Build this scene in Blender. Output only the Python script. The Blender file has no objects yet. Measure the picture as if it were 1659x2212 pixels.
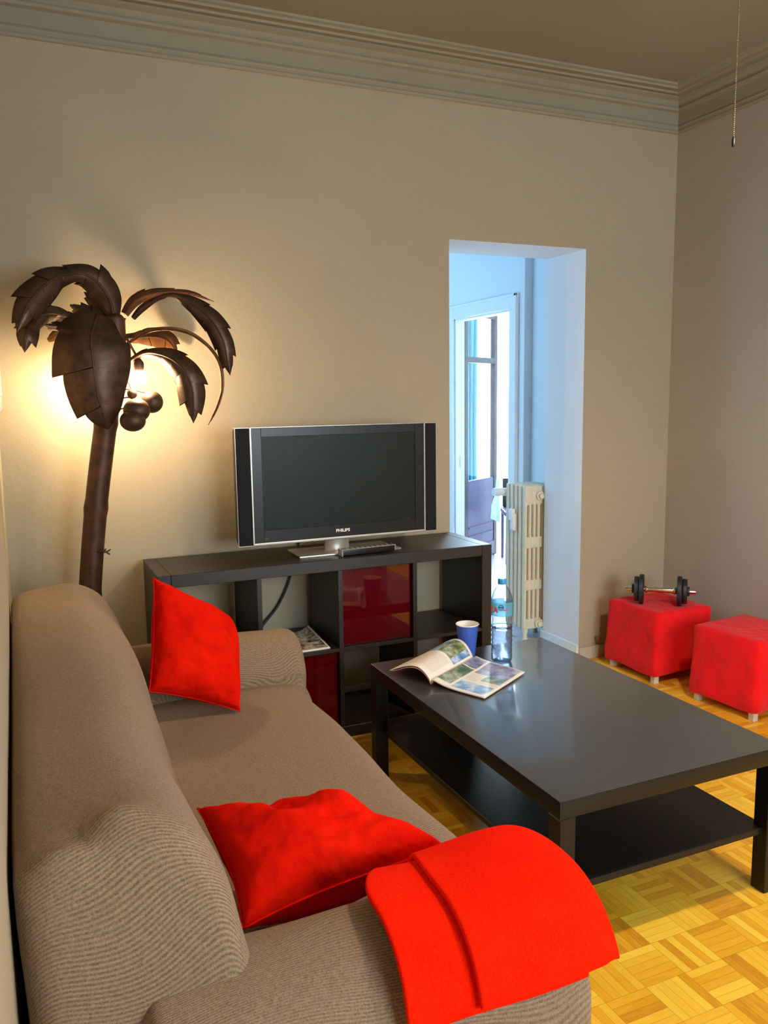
import bpy, bmesh, math, random
from mathutils import Vector, Matrix, noise
random.seed(4)
C = bpy.context.scene.collection
PI = math.pi

# ------------------------------------------------------------------ helpers
def V(*a): return Vector(a)

def link(name, me, mats, parent=None, smooth=False, sharp=None):
    o = bpy.data.objects.new(name, me); C.objects.link(o)
    if not isinstance(mats, (list, tuple)): mats = [mats]
    for m in mats: me.materials.append(m)
    if parent is not None: o.parent = parent
    if smooth:
        for p in me.polygons: p.use_smooth = True
        if sharp: me.set_sharp_from_angle(angle=math.radians(sharp))
    return o

def obj(name, bm, mats, parent=None, smooth=False, sharp=None):
    me = bpy.data.meshes.new(name)
    bmesh.ops.recalc_face_normals(bm, faces=bm.faces)
    bm.to_mesh(me); bm.free()
    return link(name, me, mats, parent, smooth, sharp)

def raw(name, verts, faces, mats, parent=None, smooth=True, sharp=None, midx=None):
    me = bpy.data.meshes.new(name)
    me.from_pydata([tuple(v) for v in verts], [], faces); me.update()
    if midx:
        for p, i in zip(me.polygons, midx): p.material_index = i
    return link(name, me, mats, parent, smooth, sharp)

def thing(name, label, cat, loc=(0, 0, 0), rz=0, group=None):
    o = bpy.data.objects.new(name, None); C.objects.link(o)
    o.empty_display_size = .1
    o.location = loc; o.rotation_euler = (0, 0, rz)
    o['label'] = label; o['category'] = cat
    if group: o['group'] = group
    return o

def tag(o, label, cat, group=None):
    o['label'] = label; o['category'] = cat
    if group: o['group'] = group
    return o

def struct(name, bm, m, smooth=False, label=None, cat=None):
    o = obj(name, bm, m, None, smooth)
    o['kind'] = 'structure'
    if label: o['label'] = label
    o['category'] = cat or name.split('_')[0]
    return o

def box(bm, x0, x1, y0, y1, z0, z1, bev=0, seg=2, M=None, mi=0):
    r = bmesh.ops.create_cube(bm, size=1)
    vs = r['verts']
    for v in vs:
        v.co = V(x0 + (v.co.x + .5) * (x1 - x0), y0 + (v.co.y + .5) * (y1 - y0), z0 + (v.co.z + .5) * (z1 - z0))
    fs = set(f for v in vs for f in v.link_faces)
    for f in fs: f.material_index = mi
    if bev:
        es = list(set(e for v in vs for e in v.link_edges))
        g = bmesh.ops.bevel(bm, geom=es, offset=bev, segments=seg, affect='EDGES', profile=.6)
        vs = list(set(vs).union(g['verts'])); vs = [v for v in vs if v.is_valid]
    if M is not None:
        for v in vs: v.co = M @ v.co
    return vs

def tube(bm, pts, r, n=12, caps=True):
    """tapered tube along points; r number or list"""
    pts = [V(*p) if not isinstance(p, Vector) else p for p in pts]
    if not isinstance(r, (list, tuple)): r = [r] * len(pts)
    rings = []
    up = None
    for i, p in enumerate(pts):
        t = (pts[min(i + 1, len(pts) - 1)] - pts[max(i - 1, 0)]).normalized()
        if up is None:
            up = V(0, 0, 1) if abs(t.z) < .9 else V(1, 0, 0)
        s = t.cross(up)
        s = s.normalized(); up = s.cross(t).normalized()
        rings.append([bm.verts.new(p + (s * math.cos(a) + up * math.sin(a)) * r[i]) for a in [2 * PI * k / n for k in range(n)]])
    for a, b in zip(rings, rings[1:]):
        for k in range(n):
            bm.faces.new((a[k], a[(k + 1) % n], b[(k + 1) % n], b[k]))
    if caps:
        bm.faces.new(rings[0][::-1]); bm.faces.new(rings[-1])

def lathe(bm, prof, n=32, cx=0, cy=0, cap0=True, cap1=True, mi=0):
    rings = []
    for r, z in prof:
        rings.append([bm.verts.new((cx + r * math.cos(2 * PI * k / n), cy + r * math.sin(2 * PI * k / n), z)) for k in range(n)])
    for a, b in zip(rings, rings[1:]):
        for k in range(n):
            f = bm.faces.new((a[k], a[(k + 1) % n], b[(k + 1) % n], b[k])); f.material_index = mi
    if cap0: bm.faces.new(rings[0][::-1]).material_index = mi
    if cap1: bm.faces.new(rings[-1]).material_index = mi

def ball(bm, c, r, sc=(1, 1, 1), u=20, v=14):
    g = bmesh.ops.create_uvsphere(bm, u_segments=u, v_segments=v, radius=r)
    for q in g['verts']:
        q.co = V(q.co.x * sc[0], q.co.y * sc[1], q.co.z * sc[2]) + V(*c)

def smoothstep(a, b, x):
    t = max(0, min(1, (x - a) / (b - a))); return t * t * (3 - 2 * t)

def catmull(pts, n):
    """resample list of tuples (any dimension) with catmull-rom, n segments per span"""
    out = []
    m = len(pts)
    for i in range(m - 1):
        p0 = pts[max(i - 1, 0)]; p1 = pts[i]; p2 = pts[i + 1]; p3 = pts[min(i + 2, m - 1)]
        for k in range(n):
            t = k / n
            out.append(tuple(.5 * (2 * b + (c - a) * t + (2 * a - 5 * b + 4 * c - d) * t * t + (3 * b - a - 3 * c + d) * t ** 3)
                             for a, b, c, d in zip(p0, p1, p2, p3)))
    out.append(tuple(pts[-1]))
    return out

# ------------------------------------------------------------------ materials
class NT:
    def __init__(s, name):
        s.m = bpy.data.materials.new(name); s.m.use_nodes = True
        s.t = s.m.node_tree; s.n = s.t.nodes; s.l = s.t.links
        s.b = s.n['Principled BSDF']; s.out = s.n['Material Output']
    def add(s, typ, **k):
        nd = s.n.new(typ)
        for a, v in k.items():
            if a.startswith('i_'): nd.inputs[a[2:].replace('_', ' ')].default_value = v
            else: setattr(nd, a, v)
        return nd
    def link(s, a, b): s.l.new(a, b)
    def coords(s, kind='Object', scale=(1, 1, 1), rot=(0, 0, 0)):
        tc = s.add('ShaderNodeTexCoord'); mp = s.add('ShaderNodeMapping')
        mp.inputs['Scale'].default_value = scale; mp.inputs['Rotation'].default_value = rot
        s.link(tc.outputs[kind], mp.inputs[0]); return mp.outputs[0]
    def noise(s, co, scale, detail=3, rough=.6):
        nd = s.add('ShaderNodeTexNoise'); nd.inputs['Scale'].default_value = scale
        nd.inputs['Detail'].default_value = detail; nd.inputs['Roughness'].default_value = rough
        s.link(co, nd.inputs['Vector']); return nd
    def ramp(s, fac, stops):
        r = s.add('ShaderNodeValToRGB'); e = r.color_ramp.elements
        while len(e) < len(stops): e.new(.5)
        for q, (p, c) in zip(e, stops): q.position = p; q.color = (*c, 1)
        s.link(fac, r.inputs[0]); return r.outputs[0]
    def bump(s, h, strength, dist, prev=None):
        b = s.add('ShaderNodeBump'); b.inputs['Strength'].default_value = strength; b.inputs['Distance'].default_value = dist
        s.link(h, b.inputs['Height'])
        if prev is not None: s.link(prev, b.inputs['Normal'])
        return b.outputs[0]
    def normal(s, nrm): s.link(nrm, s.b.inputs['Normal'])
    def math(s, op, a, b=None, c=None):
        nd = s.add('ShaderNodeMath', operation=op)
        for i, x in enumerate((a, b, c)):
            if x is None: continue
            if isinstance(x, (int, float)): nd.inputs[i].default_value = x
            else: s.link(x, nd.inputs[i])
        return nd.outputs[0]

def P(name, col, rough=.5, metal=0, spec=.5, var=.12, vs=30, bump=0, bs=200, bd=.001, **kw):
    t = NT(name); b = t.b
    b.inputs['Roughness'].default_value = rough; b.inputs['Metallic'].default_value = metal
    b.inputs['Specular IOR Level'].default_value = spec
    co = t.coords()
    nz = t.noise(co, vs, 4)
    lo = tuple(c * (1 - var) for c in col); hi = tuple(min(1, c * (1 + var)) for c in col)
    t.link(t.ramp(nz.outputs[0], [(.3, lo), (.7, hi)]), b.inputs['Base Color'])
    if bump:
        n2 = t.noise(co, bs, 3)
        t.normal(t.bump(n2.outputs[0], bump, bd))
    for k, v in kw.items(): b.inputs[k.replace('_', ' ')].default_value = v
    return t.m

def wall_mat(name, col, bump=.5):
    t = NT(name); co = t.coords()
    n1 = t.noise(co, 1.3, 3); t.link(t.ramp(n1.outputs[0], [(.3, tuple(c * .96 for c in col)), (.7, col)]), t.b.inputs['Base Color'])
    t.b.inputs['Roughness'].default_value = .85; t.b.inputs['Specular IOR Level'].default_value = .15
    n2 = t.noise(co, 90, 4, .6); n3 = t.noise(co, 25, 3)
    t.normal(t.bump(n2.outputs[0], bump * .5, .004, t.bump(n3.outputs[0], bump * .3, .006)))
    return t.m

def fabric(name, c0, c1, scale=450, bump=.5, rough=.95, dist=.001, sheen=.1, big=.0, stretch=(1, 1, 1)):
    t = NT(name); co = t.coords('Object', stretch)
    n1 = t.noise(co, scale, 2); n0 = t.noise(co, 6, 3)
    mx = t.math('ADD', t.math('MULTIPLY', n1.outputs[0], .6), t.math('MULTIPLY', n0.outputs[0], .4))
    t.link(t.ramp(mx, [(.35, c0), (.65, c1)]), t.b.inputs['Base Color'])
    t.b.inputs['Roughness'].default_value = rough; t.b.inputs['Specular IOR Level'].default_value = .03
    t.b.inputs['Sheen Weight'].default_value = sheen
    nb = t.bump(n1.outputs[0], bump, dist)
    if big:
        n2 = t.noise(t.coords(), 9, 3, .5)
        nb = t.bump(n2.outputs[0], big, .03, nb)
    t.normal(nb); return t.m

def knit(name, c0, c1):
    """stretch slipcover: fine rows of small stitches"""
    t = NT(name); co = t.coords()
    # rows follow gently curving contours
    wn = t.noise(t.coords('Object', (1, 1, 1)), 2.2, 1)
    sp = t.add('ShaderNodeSeparateXYZ'); t.link(co, sp.inputs[0])
    ph = t.math('ADD', t.math('MULTIPLY', sp.outputs[1], 1.0), t.math('ADD', t.math('MULTIPLY', sp.outputs[2], .55), t.math('MULTIPLY', wn.outputs[0], .28)))
    row = t.math('SINE', t.math('MULTIPLY', ph, 1150))
    n1 = t.noise(co, 420, 2); n2 = t.noise(co, 160, 2)
    n0 = t.noise(co, 5, 2)
    amp = t.math('MULTIPLY', t.math('MULTIPLY', row, .22), n0.outputs[0])
    h = t.math('ADD', amp, t.math('ADD', t.math('MULTIPLY', n1.outputs[0], .65), t.math('MULTIPLY', n2.outputs[0], .35)))
    t.link(t.ramp(h, [(.30, c0), (.72, c1)]), t.b.inputs['Base Color'])
    t.b.inputs['Roughness'].default_value = .95; t.b.inputs['Specular IOR Level'].default_value = .06
    t.b.inputs['Sheen Weight'].default_value = .06
    t.normal(t.bump(h, .5, .0016)); return t.m

def parquet(name):
    t = NT(name); tc = t.add('ShaderNodeTexCoord')
    sp = t.add('ShaderNodeSeparateXYZ'); t.link(tc.outputs['Object'], sp.inputs[0])
    s = .125
    X = t.math('DIVIDE', sp.outputs[0], s); Y = t.math('DIVIDE', sp.outputs[1], s)
    fx = t.math('FLOOR', X); fy = t.math('FLOOR', Y)
    par = t.math('MODULO', t.math('ABSOLUTE', t.math('ADD', fx, fy)), 2)
    ux = t.math('SUBTRACT', X, fx); uy = t.math('SUBTRACT', Y, fy)
    def mix(a, b):  # par ? b : a
        return t.math('ADD', t.math('MULTIPLY', a, t.math('SUBTRACT', 1, par)), t.math('MULTIPLY', b, par))
    across = mix(ux, uy); along = mix(uy, ux)
    st = t.math('MULTIPLY', across, 5); si = t.math('FLOOR', st); sf = t.math('SUBTRACT', st, si)
    cv = t.add('ShaderNodeCombineXYZ'); t.link(fx, cv.inputs[0]); t.link(fy, cv.inputs[1]); t.link(si, cv.inputs[2])
    wn = t.add('ShaderNodeTexWhiteNoise', noise_dimensions='3D'); t.link(cv.outputs[0], wn.inputs['Vector'])
    cv2 = t.add('ShaderNodeCombineXYZ'); t.link(fx, cv2.inputs[0]); t.link(fy, cv2.inputs[1])
    wn2 = t.add('ShaderNodeTexWhiteNoise', noise_dimensions='2D'); t.link(cv2.outputs[0], wn2.inputs['Vector'])
    # grain, stretched along the strip
    gv = t.add('ShaderNodeCombineXYZ')
    t.link(t.math('MULTIPLY', along, 1.2), gv.inputs[0]); t.link(t.math('MULTIPLY', across, 9), gv.inputs[1])
    t.link(t.math('MULTIPLY', wn.outputs['Value'], 40), gv.inputs[2])
    gn = t.noise(gv.outputs[0], 2.2, 4)
    v = t.math('ADD', t.math('ADD', t.math('MULTIPLY', wn.outputs['Value'], .5), t.math('MULTIPLY', wn2.outputs['Value'], .25)), t.math('MULTIPLY', gn.outputs[0], .45))
    col = t.ramp(v, [(.2, (.58, .24, .012)), (.5, (.84, .42, .022)), (.95, (1, .66, .07))])
    # gaps
    def edge(f, w):
        return t.math('LESS_THAN', t.math('MINIMUM', f, t.math('SUBTRACT', 1, f)), w)
    gap = t.math('MAXIMUM', edge(sf, .03), t.math('MAXIMUM', edge(ux, .007), edge(uy, .007)))
    mx = t.add('ShaderNodeMix', data_type='RGBA'); mx.inputs[7].default_value = (.16, .06, .012, 1)
    t.link(t.math('MULTIPLY', gap, .4), mx.inputs[0]); t.link(col, mx.inputs[6]); t.link(mx.outputs[2], t.b.inputs['Base Color'])
    t.b.inputs['Roughness'].default_value = .32
    t.normal(t.bump(t.math('MULTIPLY', gap, -1), .3, .001)); return t.m

def tinted(name, col, gloss=.04, rough=.03, body=None, bodyfac=0, edge=.5, rim=None):
    """thin clear sheet: tinted transparency with a glossy coat that strengthens at grazing angles"""
    t = NT(name); t.n.remove(t.b)
    a = t.add('ShaderNodeBsdfTransparent'); a.inputs[0].default_value = (*col, 1)
    base = a.outputs[0]
    if rim:
        lr = t.add('ShaderNodeLayerWeight'); lr.inputs[0].default_value = .5
        mr = t.add('ShaderNodeMix', data_type='RGBA'); mr.inputs[6].default_value = (*col, 1); mr.inputs[7].default_value = (*rim, 1)
        t.link(t.math('POWER', lr.outputs['Facing'], 2.2), mr.inputs[0]); t.link(mr.outputs[2], a.inputs[0])
    if body:
        d = t.add('ShaderNodeBsdfDiffuse'); d.inputs[0].default_value = (*body, 1)
        m0 = t.add('ShaderNodeMixShader'); m0.inputs[0].default_value = bodyfac
        t.link(base, m0.inputs[1]); t.link(d.outputs[0], m0.inputs[2]); base = m0.outputs[0]
    g = t.add('ShaderNodeBsdfGlossy'); g.inputs['Roughness'].default_value = rough
    mx = t.add('ShaderNodeMixShader')
    lw = t.add('ShaderNodeLayerWeight'); lw.inputs[0].default_value = .5
    t.link(t.math('ADD', t.math('MULTIPLY', t.math('POWER', lw.outputs['Facing'], 4), edge), gloss), mx.inputs[0])
    t.link(base, mx.inputs[1]); t.link(g.outputs[0], mx.inputs[2]); t.link(mx.outputs[0], t.out.inputs[0])
    return t.m

def emit(name, col, st):
    t = NT(name); t.b.inputs['Base Color'].default_value = (*col, 1)
    t.b.inputs['Emission Color'].default_value = (*col, 1); t.b.inputs['Emission Strength'].default_value = st
    return t.m

WALL = wall_mat('wall_plaster', (.415, .345, .245))
WALLR = wall_mat('wall_plaster_right', (.42, .37, .305))
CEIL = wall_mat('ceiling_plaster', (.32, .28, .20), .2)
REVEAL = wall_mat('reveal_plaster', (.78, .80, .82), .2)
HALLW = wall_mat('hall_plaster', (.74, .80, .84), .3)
FLOOR = parquet('parquet')
HFLOOR = P('hall_floor', (.55, .55, .60), .25, var=.1, vs=4)
WHITE = P('white_paint', (.80, .82, .84), .4, var=.03)
BASEB = P('baseboard_paint', (.48, .43, .35), .5, var=.03)
BLACKW = P('black_brown_laminate', (.022, .019, .018), .36, var=.3, vs=60, bump=.1, bs=300, bd=.0005)
TABLEM = P('black_laminate_lit', (.036, .0358, .038), .42, spec=.9, var=.06, vs=50, Coat_Weight=.7, Coat_Roughness=.09, bump=.05, bs=350, bd=.0004)  # tabletop only: part of its grey sheen is put into the base colour
TABLESH = P('black_laminate_shaded', (.008, .0075, .0075), .34, spec=.35, var=.1, vs=50)  # same laminate, darker: shade on sides, legs and lower shelf painted in
SHELFM = P('shelf_laminate', (.017, .012, .010), .40, spec=.5, var=.25, vs=40, bump=.1, bs=300, bd=.0005)
COVER = knit('beige_stretch_cover', (.155, .103, .066), (.36, .25, .165))
RED = fabric('red_cloth', (.66, .004, .001), (.84, .014, .003), 500, .4, big=.9, sheen=.0)
REDF = fabric('red_fleece', (.82, .006, .001), (.97, .020, .002), 300, .5, sheen=.0, dist=.0015, big=.1)
REDP = fabric('red_pouf_cloth', (.70, .006, .010), (.90, .016, .018), 600, .4, big=1.0)
LEGW = P('pale_wood', (.62, .54, .42), .5)
RUST = P('rusted_metal', (.085, .045, .027), .42, metal=.55, var=.45, vs=22, bump=.25, bs=60, bd=.002)
TRUNKM = P('trunk_metal', (.075, .030, .014), .5, metal=.35, var=.5, vs=18, bump=.4, bs=45, bd=.003)
RUSTLIT = P('bulb_lit_metal', (.20, .085, .035), .35, metal=.7, var=.3, vs=20)  # orange bulb glow on frond undersides put into the base colour
COCOM = P('coconut_metal', (.07, .035, .02), .5, metal=.4, var=.3)
SILVER = P('silver_plastic', (.48, .46, .43), .32, metal=.6, var=.04)
CHROME = P('chrome', (.75, .73, .70), .18, metal=1, var=.03)
TVBLACK = P('tv_bezel', (.008, .008, .009), .3, spec=.35, var=.2)
SPEAKER = P('speaker_cloth', (.008, .008, .010), .7, spec=.2, bump=.5, bs=900, bd=.0006)
SCREEN = P('screen', (.009, .014, .011), .36, spec=.18, var=.1)
SCREENW = P('white_print', (.85, .85, .85), .6, var=0)
DARKPR = P('dark_print', (.09, .09, .09), .6, var=0)
IRON = P('black_iron', (.012, .012, .015), .5, bump=.3, bs=150, bd=.001)
RADM = P('radiator_enamel', (.70, .62, .47), .42, var=.06, bump=.15, bs=40, bd=.002)
CABLE = P('black_cable', (.01, .01, .01), .5)
REDGL = tinted('red_acrylic', (.50, .02, .035), .07, .04, (.30, .004, .012), .24)
GLASS = tinted('pane_glass', (.95, .99, .99), .03, .01)
PET = tinted('bottle_plastic', (.86, .91, .95), .07, .06, (.22, .30, .40), .12, .6, rim=(.22, .30, .40))
WATER = tinted('water', (.74, .80, .90), .06, .02, (.30, .36, .48), .12, .5, rim=(.20, .27, .38))
LABELM = tinted('bottle_label', (.40, .78, .88), .0, .4, (.20, .50, .64), .55, 0)
CAPM = P('blue_cap', (.03, .30, .62), .35)
LETRED = P('red_lettering', (.85, .03, .03), .5, var=0)
LETNAVY = P('navy_print', (.01, .03, .10), .5, var=0)
CUPB = P('blue_paper', (.05, .115, .50), .5, var=.05)
CUPW = P('white_paper', (.88, .83, .78), .5, var=.02)
WINWOOD = P('purple_brown_wood', (.10, .085, .17), .4, var=.15)
WINWOOD2 = P('brown_wood', (.045, .035, .045), .4, var=.2)
CURT = fabric('teal_curtain', (.06, .30, .45), (.12, .42, .58), 200, .2)
CURT.node_tree.nodes['Principled BSDF'].inputs['Emission Color'].default_value = (.12, .42, .62, 1)
CURT.node_tree.nodes['Principled BSDF'].inputs['Emission Strength'].default_value = .0
BULB = emit('bulb_glow', (1, .86, .62), 60)
CHAINM = P('chain_brass', (.30, .22, .12), .35, metal=.8)
OUTW = P('outside_paving', (.85, .88, .9), .8)

# ------------------------------------------------------------------ room
XL, XR, YW, YI, ZC = -.52, 2.901, .427, .770, 3.02
DX1, DX2, DZ = 1.505, 2.312, 2.207
YN = -4.6
bm = bmesh.new()
box(bm, XL - .2, DX1, YW, YI, 0, ZC + .1); box(bm, DX2, XR + .2, YW, YI, 0, ZC + .1); box(bm, DX1, DX2, YW, YI, DZ, ZC + .1)
bmesh.ops.remove_doubles(bm, verts=bm.verts, dist=1e-5)
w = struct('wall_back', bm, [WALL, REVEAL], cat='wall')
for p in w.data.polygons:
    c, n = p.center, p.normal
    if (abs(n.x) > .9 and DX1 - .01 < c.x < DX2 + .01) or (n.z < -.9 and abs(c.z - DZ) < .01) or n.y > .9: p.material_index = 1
bm = bmesh.new(); box(bm, XL - .2, XL, YN, YW, 0, ZC + .1); struct('wall_left', bm, WALL)
bm = bmesh.new(); box(bm, XR, XR + .2, YN, YW, 0, ZC + .1); struct('wall_right', bm, WALLR)
bm = bmesh.new()   # unseen wall behind the viewer; wide opening added to let in fill light
wx0, wx1, wz0, wz1 = .5, 2.3, .9, 2.3
for a in ((XL - .2, wx0, 0, ZC + .1), (wx1, XR + .2, 0, ZC + .1), (wx0, wx1, 0, wz0), (wx0, wx1, wz1, ZC + .1)):
    box(bm, a[0], a[1], YN - .2, YN, a[2], a[3])
struct('wall_front', bm, WALL)
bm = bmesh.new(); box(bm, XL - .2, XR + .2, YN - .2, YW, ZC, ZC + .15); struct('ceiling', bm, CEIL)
bm = bmesh.new(); box(bm, XL - .2, XR + .2, YN - .2, .60, -.12, 0); struct('floor', bm, FLOOR)

# cornice, swept along wall_back then wall_right as a profile (offset from wall, z)
prof = [(0, 2.832), (.012, 2.835), (.016, 2.845), (.012, 2.852), (.012, 2.862), (.017, 2.868), (.012, 2.876), (.008, 2.88),
        (.008, 2.938), (.03, 2.944), (.036, 2.954), (.03, 2.964), (.03, 2.972), (.045, 2.985), (.075, 2.994), (.075, 3.002), (.105, 3.002),
        (.112, 2.996), (.122, 2.996), (.128, 3.004), (.165, 3.006), (.170, 3.0), (.180, 3.0), (.186, 3.008), (.205, 3.012), (.21, ZC)]
vs, fs = [], []
path = [lambda o: (XL + o, YN + o), lambda o: (XL + o, YW - o), lambda o: (XR - o, YW - o), lambda o: (XR - o, YN + o)]
for f in path:
    for o_, z in prof:
        x, y = f(o_ * (.8 if z > 2.92 else .7)); vs.append((x, y, z))
n = len(prof)
for i in range(3):
    for k in range(n - 1):
        fs.append((i * n + k, (i + 1) * n + k, (i + 1) * n + k + 1, i * n + k + 1))
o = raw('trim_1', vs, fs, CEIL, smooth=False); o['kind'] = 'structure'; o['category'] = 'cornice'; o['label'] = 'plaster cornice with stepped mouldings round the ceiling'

def baseboard(name, x0, x1, y0, y1, m=BASEB, h=.07):
    bm = bmesh.new(); box(bm, x0, x1, y0, y1, 0, h, .003, 1); struct(name, bm, m)
baseboard('baseboard_back', XL, DX1 - .002, YW - .012, YW)
baseboard('baseboard_back_right', DX2, XR, YW - .012, YW)
baseboard('baseboard_right', XR - .012, XR, YN, YW - .012)
baseboard('baseboard_left', XL, XL + .012, YN, YW - .012)
bm = bmesh.new(); box(bm, DX2 - .014, DX2, YW + .0, YI + .01, 0, .085, .004, 2); box(bm, DX2 - .022, DX2 - .014, YW, YI + .01, 0, .02, .003, 1)
struct('trim_2', bm, WHITE, label='white skirting board along the doorway reveal', cat='baseboard')

# ---- hall beyond the doorway
XD, XRW, YS = 2.42, 2.475, 1.157       # wall with the inner door, radiator wall, step between them
DY0, DY1, DT, DH = 1.30, 2.03, .06, 1.99
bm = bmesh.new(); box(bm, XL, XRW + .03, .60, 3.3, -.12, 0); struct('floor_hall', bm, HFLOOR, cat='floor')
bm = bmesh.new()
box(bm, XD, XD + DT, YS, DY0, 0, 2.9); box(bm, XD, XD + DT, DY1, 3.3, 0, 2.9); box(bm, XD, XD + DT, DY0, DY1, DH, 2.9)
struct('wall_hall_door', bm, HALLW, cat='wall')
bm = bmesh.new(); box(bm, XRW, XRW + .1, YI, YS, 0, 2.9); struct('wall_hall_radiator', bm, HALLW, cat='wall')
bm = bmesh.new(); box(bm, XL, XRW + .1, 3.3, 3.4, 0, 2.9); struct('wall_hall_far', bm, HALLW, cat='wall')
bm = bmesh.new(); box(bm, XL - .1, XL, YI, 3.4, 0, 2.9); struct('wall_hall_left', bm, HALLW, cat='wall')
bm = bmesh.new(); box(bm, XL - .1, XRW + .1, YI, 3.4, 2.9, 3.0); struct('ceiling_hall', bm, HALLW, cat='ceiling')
bm = bmesh.new()  # casing round the inner door
cw, cp = .085, .02
box(bm, XD - cp, XD, DY0 - cw, DY0, 0, DH + .09, .004); box(bm, XD - cp, XD, DY1, DY1 + cw, 0, DH + .09, .004)
box(bm, XD - cp, XD, DY0, DY1, DH, DH + .09, .004)
box(bm, XD - cp - .008, XD - cp + .004, DY0 - cw, DY0 - cw + .022, 0, DH + .09, .003); box(bm, XD - cp - .008, XD - cp + .004, DY0 - cw, DY1 + cw, DH + .072, DH + .09, .003)
box(bm, XD, XD + DT + .01, DY1 - .012, DY1, 0, DH); box(bm, XD, XD + DT + .01, DY0, DY0 + .012, 0, DH); box(bm, XD, XD + DT + .01, DY0, DY1, DH - .012, DH)
box(bm, XD - .004, XD + .02, DY1 - .018, DY1 - .012, 0, DH)
struct('trim_3', bm, WHITE, label='white wooden casing round the inner doorway in the hall', cat='door frame')
sp = bmesh.new(); box(sp, XD + .022, XD + .042, DY1 - .0145, DY1 - .0115, .945, 1.035, .001); box(sp, XD + .027, XD + .038, DY1 - .0165, DY1 - .0125, .975, 1.005)
o = obj('strike_plate', sp, [SILVER]); tag(o, 'small metal strike plate on the white jamb of the inner doorway', 'strike plate')
o.data.materials.append(IRON)
for p in o.data.polygons[6:]:
    if p.center.y < DY1 - .0148: p.material_index = 1

# ---- bright room beyond the hall, with balcony window
BX0, BX1, BY0, BY1 = XD + DT, 5.2, .9, 3.95
bm = bmesh.new(); box(bm, XRW + .03, BX1, BY0, BY1 + .1, -.12, 0); struct('floor_far_room', bm, HFLOOR, cat='floor')
bm = bmesh.new(); box(bm, 2.6, BX1 + .1, BY0 - .1, BY0, 0, 2.9); struct('wall_far_near_side', bm, HALLW, cat='wall')
bm = bmesh.new(); box(bm, BX1, BX1 + .1, BY0, BY1, 0, 2.9); struct('wall_far_right', bm, HALLW, cat='wall')
bm = bmesh.new(); box(bm, 2.48, BX1 + .1, BY0, BY1 + .1, 2.9, 3.0); struct('ceiling_far_room', bm, HALLW, cat='ceiling')
bm = bmesh.new(); box(bm, 2.48, 3.0, BY1, BY1 + .1, 0, 2.9); box(bm, 4.7, BX1 + .1, BY1, BY1 + .1, 0, 2.9); box(bm, 3.0, 4.7, BY1, BY1 + .1, 2.45, 2.9)
struct('wall_far_window', bm, HALLW, cat='wall')
bm = bmesh.new()
box(bm, 3.0, 3.05, BY1 + .02, BY1 + .07, 0, 2.45); box(bm, 4.65, 4.7, BY1 + .02, BY1 + .07, 0, 2.45); box(bm, 3.05, 4.65, BY1 + .02, BY1 + .07, 2.40, 2.45)
struct('window_1', bm, WINWOOD2, label='brown wooden frame of the balcony opening in the far room', cat='window')
bm = bmesh.new(); box(bm, 2.4, 5.4, BY1 + .1, 6.2, -.2, -.02); struct('path', bm, OUTW, cat='balcony')

# balcony door leaf, ajar
A, B = V(3.03, 3.0, 0), V(3.53, 3.296, 0)
d = (B - A); L = d.length; ang = math.atan2(d.y, d.x)
leaf = thing('balcony_door', 'open wooden balcony door leaf with tall glass panes over a dark lower panel, seen through the inner doorway', 'door', A, ang)
bm = bmesh.new()
box(bm, L - .055, L, -.022, .022, .004, 2.16, .003); box(bm, 0, .055, -.022, .022, .004, 2.16, .003)
box(bm, .055, L - .055, -.022, .022, 2.12, 2.16, .003); box(bm, .055, L - .055, -.022, .022, 1.735, 1.785, .003)
obj('stile_frame', bm, WINWOOD2, leaf)
bm = bmesh.new()
box(bm, .055, L - .055, -.016, .016, .004, .725, .003)
box(bm, .07, L - .07, -.024, .016, .30, .32, .003); box(bm, .07, L - .07, -.024, .016, .215, .24, .003); box(bm, .055, L - .055, -.024, .02, .02, .14, .003)
obj('lower_panel', bm, WINWOOD, leaf)
bm = bmesh.new(); box(bm, .055, L - .055, -.003, .003, 1.785, 2.12); obj('glass_pane', bm, GLASS, leaf)
bm = bmesh.new(); box(bm, .055, L - .055, -.003, .003, .725, 1.735); obj('glass_pane', bm, GLASS, leaf)

# curtain behind the leaf
vs, fs = [], []
NX, NZ = 60, 12
for j in range(NZ + 1):
    z = .55 + (2.38 - .55) * j / NZ
    for i in range(NX + 1):
        s = i / NX; x = 3.36 + .27 * s
        vs.append((x, 3.80 + .028 * math.sin(s * 38 + .5 * math.sin(j * .4)) + .01 * math.sin(s * 90), z))
for j in range(NZ):
    for i in range(NX):
        a = j * (NX + 1) + i; fs.append((a, a + 1, a + NX + 2, a + NX + 1))
cu = thing('curtain', 'teal blue curtain hanging in folds behind the balcony door glass', 'curtain', (0, 0, 0))
raw('cloth', vs, fs, CURT, cu)
bm = bmesh.new(); tube(bm, [(3.0, 3.80, 2.385), (4.7, 3.80, 2.385)], .011); obj('curtain_rod', bm, WHITE, cu, True, 40)

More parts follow.
